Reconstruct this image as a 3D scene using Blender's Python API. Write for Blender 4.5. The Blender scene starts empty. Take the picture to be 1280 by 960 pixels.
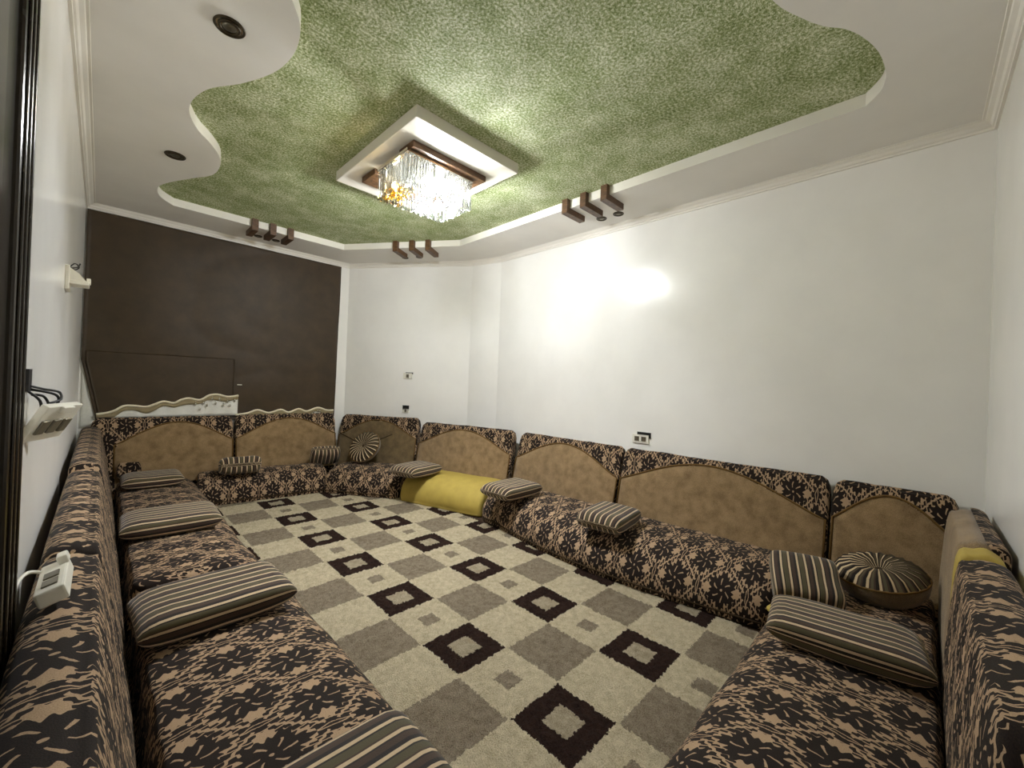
import bpy, bmesh, math, random
from mathutils import Vector, Matrix, noise
random.seed(7)
D = bpy.data
scene = bpy.context.scene
COL = scene.collection

# ------------------------------------------------------------------ camera
cam_d = D.cameras.new('camera')
cam_d.sensor_width = 36.0
cam_d.lens = 36.0 * 512.28 / 1280.0
cam_d.clip_start = 0.02
cam = D.objects.new('camera', cam_d)
COL.objects.link(cam)
yaw, pitch, roll = math.radians(45.111), math.radians(0.19), math.radians(2.157)
F = Vector((math.sin(yaw) * math.cos(pitch), math.cos(yaw) * math.cos(pitch), math.sin(pitch)))
R0 = Vector((math.cos(yaw), -math.sin(yaw), 0))
U0 = R0.cross(F)
Rr = R0 * math.cos(roll) + U0 * math.sin(roll)
Ur = -R0 * math.sin(roll) + U0 * math.cos(roll)
cam.matrix_world = Matrix(((Rr.x, Ur.x, -F.x, 0), (Rr.y, Ur.y, -F.y, 0), (Rr.z, Ur.z, -F.z, 1.3), (0, 0, 0, 1)))
scene.camera = cam

# ------------------------------------------------------------------ world, exposure
w = D.worlds.new('world'); scene.world = w
w.use_nodes = True
w.node_tree.nodes['Background'].inputs[0].default_value = (0.02, 0.02, 0.022, 1)
w.node_tree.nodes['Background'].inputs[1].default_value = 1.0
scene.view_settings.view_transform = 'Standard'
scene.view_settings.look = 'None'
scene.view_settings.gamma = 1
scene.view_settings.exposure = 0.92
scene.cycles.diffuse_bounces = 8
scene.cycles.max_bounces = 12
scene.cycles.transparent_max_bounces = 16
try:
    scene.view_settings.use_curve_mapping = False
except Exception:
    pass
LED = 320.0        # radiance of the added downward fill panel
BULB_A = 1120.0     # radiance of the bright lamp bulbs
BULB_B = 90.0      # radiance of the weak warm ones

# ------------------------------------------------------------------ node helpers
def srgb(r, g, b):
    f = lambda c: (c / 255 / 12.92) if c / 255 <= 0.04045 else ((c / 255 + 0.055) / 1.055) ** 2.4
    return (f(r), f(g), f(b), 1.0)

class NT:
    def __init__(s, name):
        s.m = D.materials.new(name); s.m.use_nodes = True
        s.t = s.m.node_tree; s.n = s.t.nodes; s.l = s.t.links
        s.b = s.n['Principled BSDF']
    def put(s, sock, v):
        if v is None: return
        if isinstance(v, bpy.types.NodeSocket): s.l.new(v, sock)
        else: sock.default_value = v
    def m1(s, op, a, b=None, c=None, clamp=False):
        n = s.n.new('ShaderNodeMath'); n.operation = op; n.use_clamp = clamp
        for i, v in enumerate((a, b, c)):
            s.put(n.inputs[i], v)
        return n.outputs[0]
    def uv(s):
        n = s.n.new('ShaderNodeUVMap'); return n.outputs[0]
    def obj(s):
        n = s.n.new('ShaderNodeTexCoord'); return n.outputs['Object']
    def sep(s, v):
        n = s.n.new('ShaderNodeSeparateXYZ'); s.l.new(v, n.inputs[0]); return n.outputs
    def comb(s, x, y, z=0.0):
        n = s.n.new('ShaderNodeCombineXYZ')
        s.put(n.inputs[0], x); s.put(n.inputs[1], y); s.put(n.inputs[2], z); return n.outputs[0]
    def noise(s, v, scale, detail=3, rough=0.55, col=False):
        n = s.n.new('ShaderNodeTexNoise'); n.inputs['Scale'].default_value = scale
        n.inputs['Detail'].default_value = detail; n.inputs['Roughness'].default_value = rough
        if v is not None: s.l.new(v, n.inputs['Vector'])
        return n.outputs['Color' if col else 'Fac']
    def ramp(s, f, stops, const=False):
        n = s.n.new('ShaderNodeValToRGB'); cr = n.color_ramp
        if const: cr.interpolation = 'CONSTANT'
        while len(cr.elements) < len(stops): cr.elements.new(0.5)
        for e, (p, c) in zip(cr.elements, stops): e.position = p; e.color = c
        s.l.new(f, n.inputs[0]); return n.outputs[0]
    def mix(s, f, a, b, mode='MIX'):
        n = s.n.new('ShaderNodeMix'); n.data_type = 'RGBA'; n.blend_type = mode
        s.put(n.inputs[0], f); s.put(n.inputs[6], a); s.put(n.inputs[7], b); return n.outputs[2]
    def vmul(s, v, k):
        n = s.n.new('ShaderNodeVectorMath'); n.operation = 'MULTIPLY'
        s.l.new(v, n.inputs[0]); n.inputs[1].default_value = k; return n.outputs[0]
    def vadd(s, a, b):
        n = s.n.new('ShaderNodeVectorMath'); n.operation = 'ADD'
        s.l.new(a, n.inputs[0]); s.l.new(b, n.inputs[1]); return n.outputs[0]
    def bump(s, h, strength=0.3, dist=0.01):
        n = s.n.new('ShaderNodeBump'); n.inputs['Strength'].default_value = strength
        n.inputs['Distance'].default_value = dist
        s.l.new(h, n.inputs['Height']); s.l.new(n.outputs[0], s.b.inputs['Normal'])
    def base(s, c, rough=0.6, spec=0.5, metal=0.0):
        s.put(s.b.inputs['Base Color'], c); s.put(s.b.inputs['Roughness'], rough)
        s.b.inputs['Specular IOR Level'].default_value = spec
        s.b.inputs['Metallic'].default_value = metal
        return s.m

def simple(name, c, rough=0.6, spec=0.5, metal=0.0, ns=40, var=0.08, bump=0.0):
    t = NT(name)
    f = t.noise(t.obj(), ns, 4)
    dark = tuple(x * (1 - var) for x in c[:3]) + (1,)
    lite = tuple(min(1, x * (1 + var)) for x in c[:3]) + (1,)
    t.base(t.ramp(f, [(0.3, dark), (0.7, lite)]), rough, spec, metal)
    if bump: t.bump(f, bump, 0.004)
    return t.m

def damask():
    t = NT('damask fabric')
    uv = t.uv()
    nz = t.noise(uv, 26, 3, col=True)
    off = t.vmul(nz, (0.013, 0.013, 0))
    s = t.sep(t.vadd(uv, off))
    A, B = 0.255, 0.33
    def cell(du, dv):
        x = t.m1('SUBTRACT', t.m1('FRACT', t.m1('ADD', t.m1('DIVIDE', s[0], A), du)), 0.5)
        y = t.m1('SUBTRACT', t.m1('FRACT', t.m1('ADD', t.m1('DIVIDE', s[1], B), dv)), 0.5)
        ax, ay = t.m1('ABSOLUTE', x), t.m1('ABSOLUTE', y)
        return x, y, t.m1('MULTIPLY', t.m1('ADD', ax, ay), 2.0)
    x1, y1, m1 = cell(0.0, 0.0)
    x2, y2, m2 = cell(0.5, 0.5)
    sel = t.m1('GREATER_THAN', m1, m2)
    pick = lambda a, b: t.m1('ADD', t.m1('MULTIPLY', sel, b), t.m1('MULTIPLY', t.m1('SUBTRACT', 1.0, sel), a))
    x, y, m = pick(x1, x2), pick(y1, y2), pick(m1, m2)
    qx, qy = t.m1('MULTIPLY', x, A), t.m1('MULTIPLY', y, B * 0.70)
    r = t.m1('SQRT', t.m1('ADD', t.m1('MULTIPLY', qx, qx), t.m1('MULTIPLY', qy, qy)))
    th = t.m1('ARCTAN2', qx, qy)
    c6 = t.m1('COSINE', t.m1('MULTIPLY', th, 6.0))
    c20 = t.m1('COSINE', t.m1('MULTIPLY', th, 21.0))
    Rth = t.m1('ADD', 0.066, t.m1('ADD', t.m1('MULTIPLY', c6, 0.010), t.m1('MULTIPLY', c20, 0.0065)))
    flower = t.m1('LESS_THAN', r, Rth)
    c12 = t.m1('COSINE', t.m1('ADD', t.m1('MULTIPLY', th, 6.0), t.m1('MULTIPLY', r, 60.0)))
    gap = t.m1('MULTIPLY', t.m1('LESS_THAN', c12, -0.90), t.m1('MULTIPLY', t.m1('GREATER_THAN', r, 0.020), t.m1('LESS_THAN', r, 0.046)))
    eye = t.m1('LESS_THAN', r, 0.005)
    flower = t.m1('MULTIPLY', flower, t.m1('SUBTRACT', 1.0, t.m1('MAXIMUM', gap, eye)))
    # ogee frame: leafy dark scrolls on either side of a light line
    q = t.m1('SUBTRACT', t.m1('ABSOLUTE', x), t.m1('ABSOLUTE', y))
    wav = t.m1('SINE', t.m1('MULTIPLY', q, 25.0))
    wav2 = t.m1('SINE', t.m1('MULTIPLY', q, 58.0))
    node = t.m1('MULTIPLY', t.m1('GREATER_THAN', t.m1('ABSOLUTE', q), 0.36), 0.12)
    inner = t.m1('SUBTRACT', t.m1('ADD', 0.80, t.m1('ADD', t.m1('MULTIPLY', wav, 0.05), t.m1('MULTIPLY', wav2, 0.04))), node)
    frame = t.m1('GREATER_THAN', m, inner)
    line = t.m1('MULTIPLY', t.m1('GREATER_THAN', t.m1('ADD', m, t.m1('MULTIPLY', wav2, 0.022)), 0.955), t.m1('LESS_THAN', t.m1('ABSOLUTE', q), 0.38))
    cut = t.m1('GREATER_THAN', t.m1('SINE', t.m1('ADD', t.m1('MULTIPLY', q, 42.0), t.m1('MULTIPLY', m, 14.0))), 0.86)
    frame = t.m1('MULTIPLY', frame, t.m1('SUBTRACT', 1.0, t.m1('MAXIMUM', line, cut)))
    # small sprig between flower and frame top
    dark = t.m1('MAXIMUM', flower, frame)
    fine = t.noise(uv, 420, 2)
    tan = t.ramp(fine, [(0.3, srgb(148, 122, 95)), (0.7, srgb(182, 154, 122))])
    blk = t.ramp(fine, [(0.3, srgb(22, 15, 11)), (0.7, srgb(40, 29, 21))])
    t.base(t.mix(dark, tan, blk), 0.85, 0.2)
    h = t.m1('ADD', t.m1('MULTIPLY', dark, 0.8), t.m1('MULTIPLY', fine, 0.5))
    t.bump(h, 0.35, 0.004)
    t.b.inputs['Sheen Weight'].default_value = 0.04
    return t.m

def stripes(name, radial=False):
    t = NT(name)
    s = t.sep(t.uv())
    per = 0.086
    f = t.m1('FRACT', t.m1('DIVIDE', s[0], per))
    K, O, T, Bn = srgb(32, 25, 19), srgb(78, 70, 46), srgb(196, 172, 138), srgb(64, 46, 33)
    c = t.ramp(f, [(0.0, K), (0.14, T), (0.26, K), (0.32, O), (0.56, Bn), (0.62, T), (0.74, K), (0.80, Bn)], const=True)
    n = t.noise(t.uv(), 300, 2)
    c = t.mix(0.3, c, t.ramp(n, [(0.3, (0.7, 0.7, 0.7, 1)), (0.7, (1, 1, 1, 1))]), 'MULTIPLY')
    t.base(c, 0.8, 0.25)
    t.bump(n, 0.2, 0.003)
    t.b.inputs['Sheen Weight'].default_value = 0.2
    return t.m

def plush(name='beige plush', c0=srgb(112, 90, 60), c1=srgb(154, 128, 92)):
    t = NT(name)
    o = t.obj()
    a = t.noise(o, 14, 4); b = t.noise(o, 260, 2)
    f = t.m1('ADD', t.m1('MULTIPLY', a, 0.5), t.m1('MULTIPLY', b, 0.5))
    t.base(t.ramp(f, [(0.36, c0), (0.62, c1)]), 0.9, 0.15)
    t.b.inputs['Sheen Weight'].default_value = 0.35
    t.bump(b, 0.5, 0.006)
    return t.m

def rug_mat():
    t = NT('shaggy rug pile')
    o = t.obj()
    nz = t.noise(o, 75, 4, 0.7, col=True)
    off = t.vmul(nz, (0.036, 0.036, 0))
    s = t.sep(t.vadd(o, off))
    PX, PY = 0.305, 0.306
    u = t.m1('DIVIDE', t.m1('SUBTRACT', s[0], 1.300 - PX / 2 + 0.018), PX)
    v = t.m1('DIVIDE', t.m1('SUBTRACT', s[1], 0.945 - PY / 2 + 0.018), PY)
    iu, iv = t.m1('FLOOR', u), t.m1('FLOOR', v)
    fu = t.m1('SUBTRACT', t.m1('FRACT', u), 0.5); fv = t.m1('SUBTRACT', t.m1('FRACT', v), 0.5)
    d = t.m1('MAXIMUM', t.m1('ABSOLUTE', fu), t.m1('ABSOLUTE', fv))
    pu = t.m1('FLOORED_MODULO', iu, 2.0); pv = t.m1('FLOORED_MODULO', iv, 2.0)
    pu = t.m1('GREATER_THAN', pu, 0.5); pv = t.m1('GREATER_THAN', pv, 0.5)
    nu = t.m1('SUBTRACT', 1.0, pu); nv = t.m1('SUBTRACT', 1.0, pv)
    black = t.m1('MULTIPLY', nu, nv); grey = t.m1('MULTIPLY', pu, pv); sml = t.m1('MULTIPLY', nu, pv)
    ring = t.m1('MULTIPLY', black, t.m1('MULTIPLY', t.m1('GREATER_THAN', d, 0.2), t.m1('LESS_THAN', d, 0.47)))
    eye = t.m1('MULTIPLY', black, t.m1('LESS_THAN', d, 0.2))
    ss = t.m1('MULTIPLY', sml, t.m1('LESS_THAN', d, 0.15))
    g = t.m1('MAXIMUM', grey, t.m1('MAXIMUM', ss, t.m1('MULTIPLY', eye, 0.55)))
    a = t.noise(o, 220, 3); b = t.noise(o, 30, 3)
    f = t.m1('ADD', t.m1('MULTIPLY', a, 0.6), t.m1('MULTIPLY', b, 0.4))
    cream = t.ramp(f, [(0.36, srgb(184, 168, 134)), (0.64, srgb(232, 218, 186))])
    gry = t.ramp(f, [(0.36, srgb(120, 106, 86)), (0.64, srgb(172, 157, 134))])
    blk = t.ramp(f, [(0.36, srgb(34, 22, 18)), (0.64, srgb(62, 44, 36))])
    c = t.mix(g, cream, gry)
    c = t.mix(ring, c, blk)
    t.base(c, 0.95, 0.1)
    t.bump(a, 1.0, 0.018)
    return t.m

def green_mat():
    t = NT('green fibre plaster')
    o = t.obj()
    st = t.vmul(o, (1.0, 2.2, 1.0))
    n1 = t.noise(o, 75, 3, 0.65); n2 = t.noise(st, 150, 2, 0.6); n3 = t.noise(o, 7, 3)
    f = t.m1('ADD', t.m1('ADD', t.m1('MULTIPLY', n1, 0.45), t.m1('MULTIPLY', n2, 0.40)), t.m1('MULTIPLY', n3, 0.15))
    c = t.ramp(f, [(0.40, srgb(92, 106, 50)), (0.47, srgb(148, 162, 104)), (0.52, srgb(184, 192, 146)), (0.58, srgb(240, 242, 218))])
    t.base(c, 0.8, 0.3)
    t.bump(f, 0.9, 0.012)
    return t.m

def paint(name, c, rough, spec=0.5, bump=0.05):
    t = NT(name)
    o = t.obj()
    n = t.noise(o, 3, 4); n2 = t.noise(o, 90, 2)
    dark = tuple(x * 0.96 for x in c[:3]) + (1,)
    t.base(t.ramp(n, [(0.35, dark), (0.65, c)]), rough, spec)
    t.bump(n2, bump, 0.002)
    return t.m

def wood_mat():
    t = NT('stained wood')
    o = t.vmul(t.obj(), (1.0, 1.0, 6.0))
    n = t.noise(o, 30, 5, 0.65)
    t.base(t.ramp(n, [(0.32, srgb(58, 39, 24)), (0.66, srgb(108, 77, 48))]), 0.45, 0.4)
    t.bump(n, 0.15, 0.003)
    return t.m

def emit(name, c, k):
    m = D.materials.new(name); m.use_nodes = True
    n = m.node_tree.nodes; n.remove(n['Principled BSDF'])
    e = n.new('ShaderNodeEmission'); e.inputs[0].default_value = c; e.inputs[1].default_value = k
    m.node_tree.links.new(e.outputs[0], n['Material Output'].inputs[0])
    return m

def crystal_mat(name, tint, glow=0.012, clear=(0.70, 0.70, 0.67, 1)):
    """thin cut glass: clear, glossy at grazing angles, very faintly cloudy"""
    m = D.materials.new(name); m.use_nodes = True
    n = m.node_tree.nodes; l = m.node_tree.links; n.remove(n['Principled BSDF'])
    tr = n.new('ShaderNodeBsdfTransparent'); tr.inputs[0].default_value = clear
    tl = n.new('ShaderNodeBsdfTranslucent'); tl.inputs[0].default_value = tint
    gl = n.new('ShaderNodeBsdfGlossy'); gl.inputs['Roughness'].default_value = 0.08
    a = n.new('ShaderNodeMixShader'); a.inputs[0].default_value = glow
    l.new(tr.outputs[0], a.inputs[1]); l.new(tl.outputs[0], a.inputs[2])
    fr = n.new('ShaderNodeFresnel'); fr.inputs[0].default_value = 1.5
    b = n.new('ShaderNodeMixShader'); l.new(fr.outputs[0], b.inputs[0])
    l.new(a.outputs[0], b.inputs[1]); l.new(gl.outputs[0], b.inputs[2])
    l.new(b.outputs[0], n['Material Output'].inputs[0])
    return m

def curtain_mat():
    t = NT('brown sheet cloth')
    o = t.obj()
    n = t.noise(o, 6, 4); n2 = t.noise(o, 300, 2)
    t.base(t.ramp(n, [(0.3, srgb(52, 40, 22)), (0.7, srgb(66, 50, 28))]), 0.55, 0.35)
    t.bump(n2, 0.2, 0.002)
    return t.m

M = dict(
    wall=paint('white gloss paint', srgb(241, 239, 233), 0.20, 0.38, 0.03),
    soffit=paint('matt white ceiling paint', srgb(238, 235, 229), 0.7, 0.3, 0.04),
    trim=paint('white plaster moulding', srgb(236, 231, 220), 0.5, 0.4, 0.03),
    floor=simple('brown floor carpet', srgb(62, 48, 36), 0.95, 0.1, 0, 200, 0.2, 0.3),
    damask=damask(), stripe=stripes('striped cushion fabric'),
    plush=plush(), plush_dark=plush('olive plush', srgb(84, 70, 46), srgb(122, 102, 70)),
    foam=simple('yellow foam cover', srgb(172, 150, 72), 0.7, 0.3, 0, 12, 0.08, 0.15),
    piping=simple('gold brown piping cord', srgb(104, 78, 40), 0.8, 0.2, 0, 300, 0.2),
    tailpipe=simple('dark piping cord', srgb(58, 44, 26), 0.8, 0.2, 0, 300, 0.2),
    rug=rug_mat(), green=green_mat(), wood=wood_mat(), curtain=curtain_mat(),
    white=simple('white plastic', srgb(226, 222, 208), 0.35, 0.5, 0, 60, 0.03),
    black=simple('black plastic', srgb(22, 20, 18), 0.5, 0.4, 0, 60, 0.1),
    grey=simple('grey metal', srgb(120, 114, 100), 0.35, 0.5, 0.8, 80, 0.1),
    darkmetal=simple('dark bronze metal', srgb(62, 52, 34), 0.4, 0.5, 0.6, 80, 0.15),
    sheer=simple('white curtain cloth', srgb(222, 220, 210), 0.8, 0.2, 0, 60, 0.05),
    tulle=simple('beige tulle band', srgb(150, 136, 104), 0.85, 0.2, 0, 160, 0.1),
    cordtrim=simple('cream fringe trim', srgb(226, 216, 188), 0.7, 0.3, 0, 200, 0.1),
    bead=crystal_mat('clear glass bead', (0.8, 0.8, 0.75, 1), 0.3),
    doorwood=simple('dark brown door panel', srgb(34, 27, 18), 0.25, 0.5, 0, 20, 0.15),
    doorframe=simple('dark bronze door frame', srgb(44, 37, 26), 0.2, 0.5, 0.3, 20, 0.1),
    chrome=simple('polished chrome', srgb(225, 222, 212), 0.12, 0.5, 1.0, 60, 0.03),
    mirror=simple('mirror steel', srgb(225, 222, 212), 0.05, 0.5, 1.0, 60, 0.02),
    crystal=crystal_mat('clear crystal', (0.95, 0.95, 0.88, 1), 0.02),
    amber=crystal_mat('amber crystal', srgb(240, 206, 90), 0.10, (0.85, 0.68, 0.25, 1)),
    bulb=emit('lit lamp bulb', (0.92, 0.95, 1.0, 1), BULB_A),
    led=emit('lit led panel', (0.92, 0.95, 1.0, 1), LED),
    bulbw=emit('weak warm bulb', (1.0, 0.76, 0.36, 1), BULB_B),
)

# ------------------------------------------------------------------ object helpers
def obj(name, verts, faces, mat, parent=None, uvs=None, smooth=False, loc=None):
    me = D.meshes.new(name)
    me.from_pydata([tuple(v) for v in verts], [], faces)
    if uvs is not None:
        ul = me.uv_layers.new(name='UVMap')
        if uvs and isinstance(uvs[0], list):
            k = 0
            for f in uvs:
                for c in f:
                    ul.data[k].uv = c; k += 1
        else:
            for i, lp in enumerate(me.loops): ul.data[i].uv = uvs[lp.vertex_index]
    me.materials.append(mat)
    if smooth:
        me.polygons.foreach_set('use_smooth', [True] * len(me.polygons))
    me.update()
    o = D.objects.new(name, me); COL.objects.link(o)
    if loc is not None: o.location = loc
    if parent is not None: o.parent = parent
    return o

def bmobj(name, bm, mat, parent=None, smooth=False, loc=None):
    bmesh.ops.recalc_face_normals(bm, faces=bm.faces)
    me = D.meshes.new(name); bm.to_mesh(me); bm.free(); me.materials.append(mat)
    if smooth: me.polygons.foreach_set('use_smooth', [True] * len(me.polygons))
    o = D.objects.new(name, me); COL.objects.link(o)
    if loc is not None: o.location = loc
    if parent is not None: o.parent = parent
    return o

def tag(o, label, cat, group=None, kind=None):
    if label: o['label'] = label
    if cat: o['category'] = cat
    if group: o['group'] = group
    if kind: o['kind'] = kind
    return o

def empty(name, loc=(0, 0, 0), rz=0.0):
    e = D.objects.new(name, None); COL.objects.link(e); e.location = loc; e.rotation_euler = (0, 0, rz)
    e.empty_display_size = 0.1
    return e

def struct(o):
    o['kind'] = 'structure'; return o

def add_box(bm, c, s, rot=None, bevel=0.0):
    r = bmesh.ops.create_cube(bm, size=1.0)
    vs = r['verts']
    for v in vs:
        p = Vector((v.co.x * s[0], v.co.y * s[1], v.co.z * s[2]))
        if rot is not None: p = rot @ p
        v.co = p + Vector(c)
    if bevel:
        es = list({e for v in vs for e in v.link_edges})
        bmesh.ops.bevel(bm, geom=es, offset=bevel, segments=2, affect='EDGES', profile=0.5)

def box(name, c, s, mat, parent=None, rot=None, bevel=0.0):
    bm = bmesh.new(); add_box(bm, c, s, rot, bevel); return bmobj(name, bm, mat, parent)

def add_tube(bm, pts, r, n=8, closed=False):
    pts = [Vector(p) for p in pts]; rings = []
    N = len(pts); prev = None
    for i, p in enumerate(pts):
        a = pts[(i - 1) % N] if (i > 0 or closed) else p
        b = pts[(i + 1) % N] if (i < N - 1 or closed) else p
        t = (b - a).normalized()
        if prev is None:
            u = t.orthogonal().normalized()
        else:
            u = (prev - t * prev.dot(t))
            u = u.normalized() if u.length > 1e-6 else t.orthogonal().normalized()
        prev = u; v = t.cross(u)
        rings.append([bm.verts.new(p + (u * math.cos(k * 2 * math.pi / n) + v * math.sin(k * 2 * math.pi / n)) * r) for k in range(n)])
    for i in range(N if closed else N - 1):
        A, B = rings[i], rings[(i + 1) % N]
        for k in range(n):
            bm.faces.new((A[k], A[(k + 1) % n], B[(k + 1) % n], B[k]))
    if not closed:
        bm.faces.new(rings[0]); bm.faces.new(rings[-1][::-1])

def tube(name, pts, r, mat, parent=None, n=8, closed=False):
    bm = bmesh.new(); add_tube(bm, pts, r, n, closed); return bmobj(name, bm, mat, parent, True)

def catmull(P, k=4, closed=False):
    out = []; N = len(P)
    P = [Vector(p) for p in P]
    for i in range(N if closed else N - 1):
        p0 = P[(i - 1) % N] if (closed or i > 0) else P[i]
        p1 = P[i]; p2 = P[(i + 1) % N]
        p3 = P[(i + 2) % N] if (closed or i < N - 2) else p2
        for j in range(k):
            t = j / k
            out.append(0.5 * ((2 * p1) + (p2 - p0) * t + (2 * p0 - 5 * p1 + 4 * p2 - p3) * t * t + (3 * p1 - p0 - 3 * p2 + p3) * t ** 3))
    if not closed: out.append(P[-1])
    return out

class Frame:
    """along-wall frame: s runs along the wall, p runs into the room"""
    def __init__(f, o, s, p): f.o = Vector((o[0], o[1], 0)); f.s = Vector((s[0], s[1], 0)).normalized(); f.p = Vector((p[0], p[1], 0)).normalized()
    def at(f, s, p, z): return f.o + f.s * s + f.p * p + Vector((0, 0, z))

# ------------------------------------------------------------------ room shell
XR, YF, YN, XL = 3.42, 5.53, -0.265, -0.14
SOF, GRN, COR = 2.85, 2.92, 2.80
P_far0, P_c0, P_c1, P_r0, P_n = (XL, YF), (2.344, YF), (3.301, 4.072), (XR, 3.66), (XR, YN)

def wall(name, a, b, z0=0.0, z1=3.05, th=0.12):
    a = Vector((a[0], a[1], 0)); b = Vector((b[0], b[1], 0)); d = (b - a).normalized(); n = Vector((d.y, -d.x, 0))   # outward = left of travel
    n = -n
    e = 0.0
    q = [a, b, b + n * th, a + n * th]
    vs = [p + Vector((0, 0, z)) for z in (z0, z1) for p in q]
    fs = [(0, 1, 2, 3)[::-1], (4, 5, 6, 7), (0, 1, 5, 4), (1, 2, 6, 5), (2, 3, 7, 6), (3, 0, 4, 7)]
    bm = bmesh.new(); V = [bm.verts.new(v) for v in vs]
    for f in fs: bm.faces.new([V[i] for i in f])
    return struct(bmobj(name, bm, M['wall']))
# travelling clockwise seen from above the outside is on the left
wall('wall_far', (XL - 0.12, YF), (2.344, YF))
wall('wall_corner', P_c0, P_c1)
wall('wall_bend', P_c1, P_r0)
wall('wall_right', P_r0, (XR, YN - 0.12))
wall('wall_near', P_n, (XL - 0.12, YN))
wall('wall_left', (XL, YN), (XL, YF))
struct(box('floor', (1.64, 2.63, -0.05), (3.9, 6.1, 0.1), M['floor']))

# ceiling: green upper field, white dropped border with a wavy cut-out
k = 1.55 / 1.58
cut = [(0.520, 1.905), (0.584, 2.005), (0.616, 2.129), (0.619, 2.267), (0.586, 2.438), (0.488, 2.656), (0.388, 2.812), (0.340, 2.959), (0.325, 3.097),
       (0.343, 3.217), (0.402, 3.365), (0.479, 3.477), (0.560, 3.636), (0.594, 3.811), (0.579, 4.029), (0.477, 4.225), (0.365, 4.45), (0.310, 4.60), (0.300, 4.702),
       (0.312, 4.82), (0.35, 4.924), (0.441, 5.047)]
cut = catmull([(x, y, 0) for x, y in cut], 3)
cut2 = [(2.059, 5.041), (2.873, 3.79), (2.876, 0.247)]
cut3 = catmull([(x, y, 0) for x, y in [(2.876, 0.247), (2.786, 0.184), (2.70, 0.16), (2.618, 0.155), (2.455, 0.172), (2.305, 0.217), (2.203, 0.269), (2.133, 0.328), (2.016, 0.393), (1.851, 0.458),
        (1.62, 0.47), (1.40, 0.43), (1.20, 0.46), (1.06, 0.60), (1.02, 0.80), (0.98, 1.02), (0.84, 1.20), (0.66, 1.30), (0.50, 1.42), (0.45, 1.60), (0.47, 1.77), (0.520, 1.905)]], 3)
loop = [Vector((p.x * k, p.y * k, 0)) for p in cut] + [Vector((x * k, y * k, 0)) for x, y in cut2[:-1]] + [Vector((p.x * k, p.y * k, 0)) for p in cut3[:-1]]
ceil = struct(box('ceiling', (1.64, 2.63, GRN + 0.05), (3.9, 6.1, 0.1), M['green']))
outer = [Vector((x, y, 0)) for x, y in [(XL, YN), (XL, YF), (2.344, YF), P_c1, P_r0, (XR, YN)]]
bm = bmesh.new()
def loop_edges(pts, z):
    vs = [bm.verts.new((p.x, p.y, z)) for p in pts]
    return [bm.edges.new((vs[i], vs[(i + 1) % len(vs)])) for i in range(len(vs))]
es = loop_edges(loop, SOF) + loop_edges(outer, SOF)
bmesh.ops.triangle_fill(bm, edges=es, use_beauty=True)
for f in bm.faces:
    if f.normal.z > 0: f.normal_flip()
me = D.meshes.new('border_panel'); bm.to_mesh(me); bm.free(); me.materials.append(M['soffit'])
bp_ = D.objects.new('border_panel', me); COL.objects.link(bp_); bp_.parent = ceil; bp_['label'] = 'pale dropped ceiling border with wavy edge'
n = len(loop)
vs = [Vector((p.x, p.y, z)) for z in (SOF, GRN) for p in loop]
fs = [(i, (i + 1) % n, n + (i + 1) % n, n + i) for i in range(n)]
fa = obj('fascia', vs, fs, M['trim'], ceil); fa['label'] = 'white upright edge of the ceiling cut-out'
# raised rectangular panel for the lamp
pan = box('lamp_panel', ((1.253 + 2.105) / 2, (2.117 + 3.274) / 2, (2.846 + GRN) / 2), (0.852, 1.157, GRN - 2.846), M['trim'], ceil, None, 0.004)
pan['label'] = 'white rectangular slab carrying the chandelier'

# crown moulding, one length per wall with mitred ends
prof = [(0.0, 0.0), (0.012, 0.0), (0.014, 0.012), (0.022, 0.016), (0.030, 0.030), (0.046, 0.040), (0.050, 0.046), (0.060, 0.046), (0.062, 0.05), (0.0, 0.05)]
poly = [Vector((x, y, 0)) for x, y in [(XL, YF), (2.344, YF), P_c1, P_r0, (XR, YN), (XL, YN)]]
def inset(i, d):
    a, b, c = poly[i - 1], poly[i], poly[(i + 1) % len(poly)]
    d1, d2 = (b - a).normalized(), (c - b).normalized()
    n1, n2 = Vector((d1.y, -d1.x, 0)), Vector((d2.y, -d2.x, 0))
    m = (n1 + n2).normalized(); return b + m * (d / max(0.2, m.dot(n1)))
for i in range(len(poly)):
    j = (i + 1) % len(poly)
    bm = bmesh.new()
    A = [bm.verts.new(inset(i, d) + Vector((0, 0, COR + z))) for d, z in prof]
    B = [bm.verts.new(inset(j, d) + Vector((0, 0, COR + z))) for d, z in prof]
    L = len(prof)
    for q in range(L): bm.faces.new((A[q], A[(q + 1) % L], B[(q + 1) % L], B[q]))
    bm.faces.new(A[::-1]); bm.faces.new(B)
    struct(bmobj('trim_%d' % (i + 1), bm, M['trim']))

# door on the left wall, close to the viewer
dr = struct(box('door_1', (XL + 0.005, 0.78, 1.13), (0.010, 0.92, 2.26), M['doorwood']))
for y0, y1 in ((1.24, 1.40), (0.16, 0.32)):
    box('door_jamb', (XL + 0.01, (y0 + y1) / 2, 1.16), (0.02, y1 - y0, 2.32), M['doorframe'], dr, None, 0.006)
box('door_head', (XL + 0.02, 0.78, 2.37), (0.04, 1.24, 0.10), M['doorframe'], dr, None, 0.006)
for y in (1.262, 1.32, 1.378):
    box('frame_bead', (XL + 0.022, y, 1.15), (0.006, 0.014, 2.28), M['doorframe'], dr, None, 0.003)
for z in (0.55, 1.6):
    box('door_panel', (XL + 0.012, 0.78, z), (0.008, 0.62, 0.86), M['doorwood'], dr, None, 0.006)

# ------------------------------------------------------------------ upholstery builders
def ring_centroid(pr):
    return Vector((sum(p[0] for p in pr) / len(pr), sum(p[1] for p in pr) / len(pr)))

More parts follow.
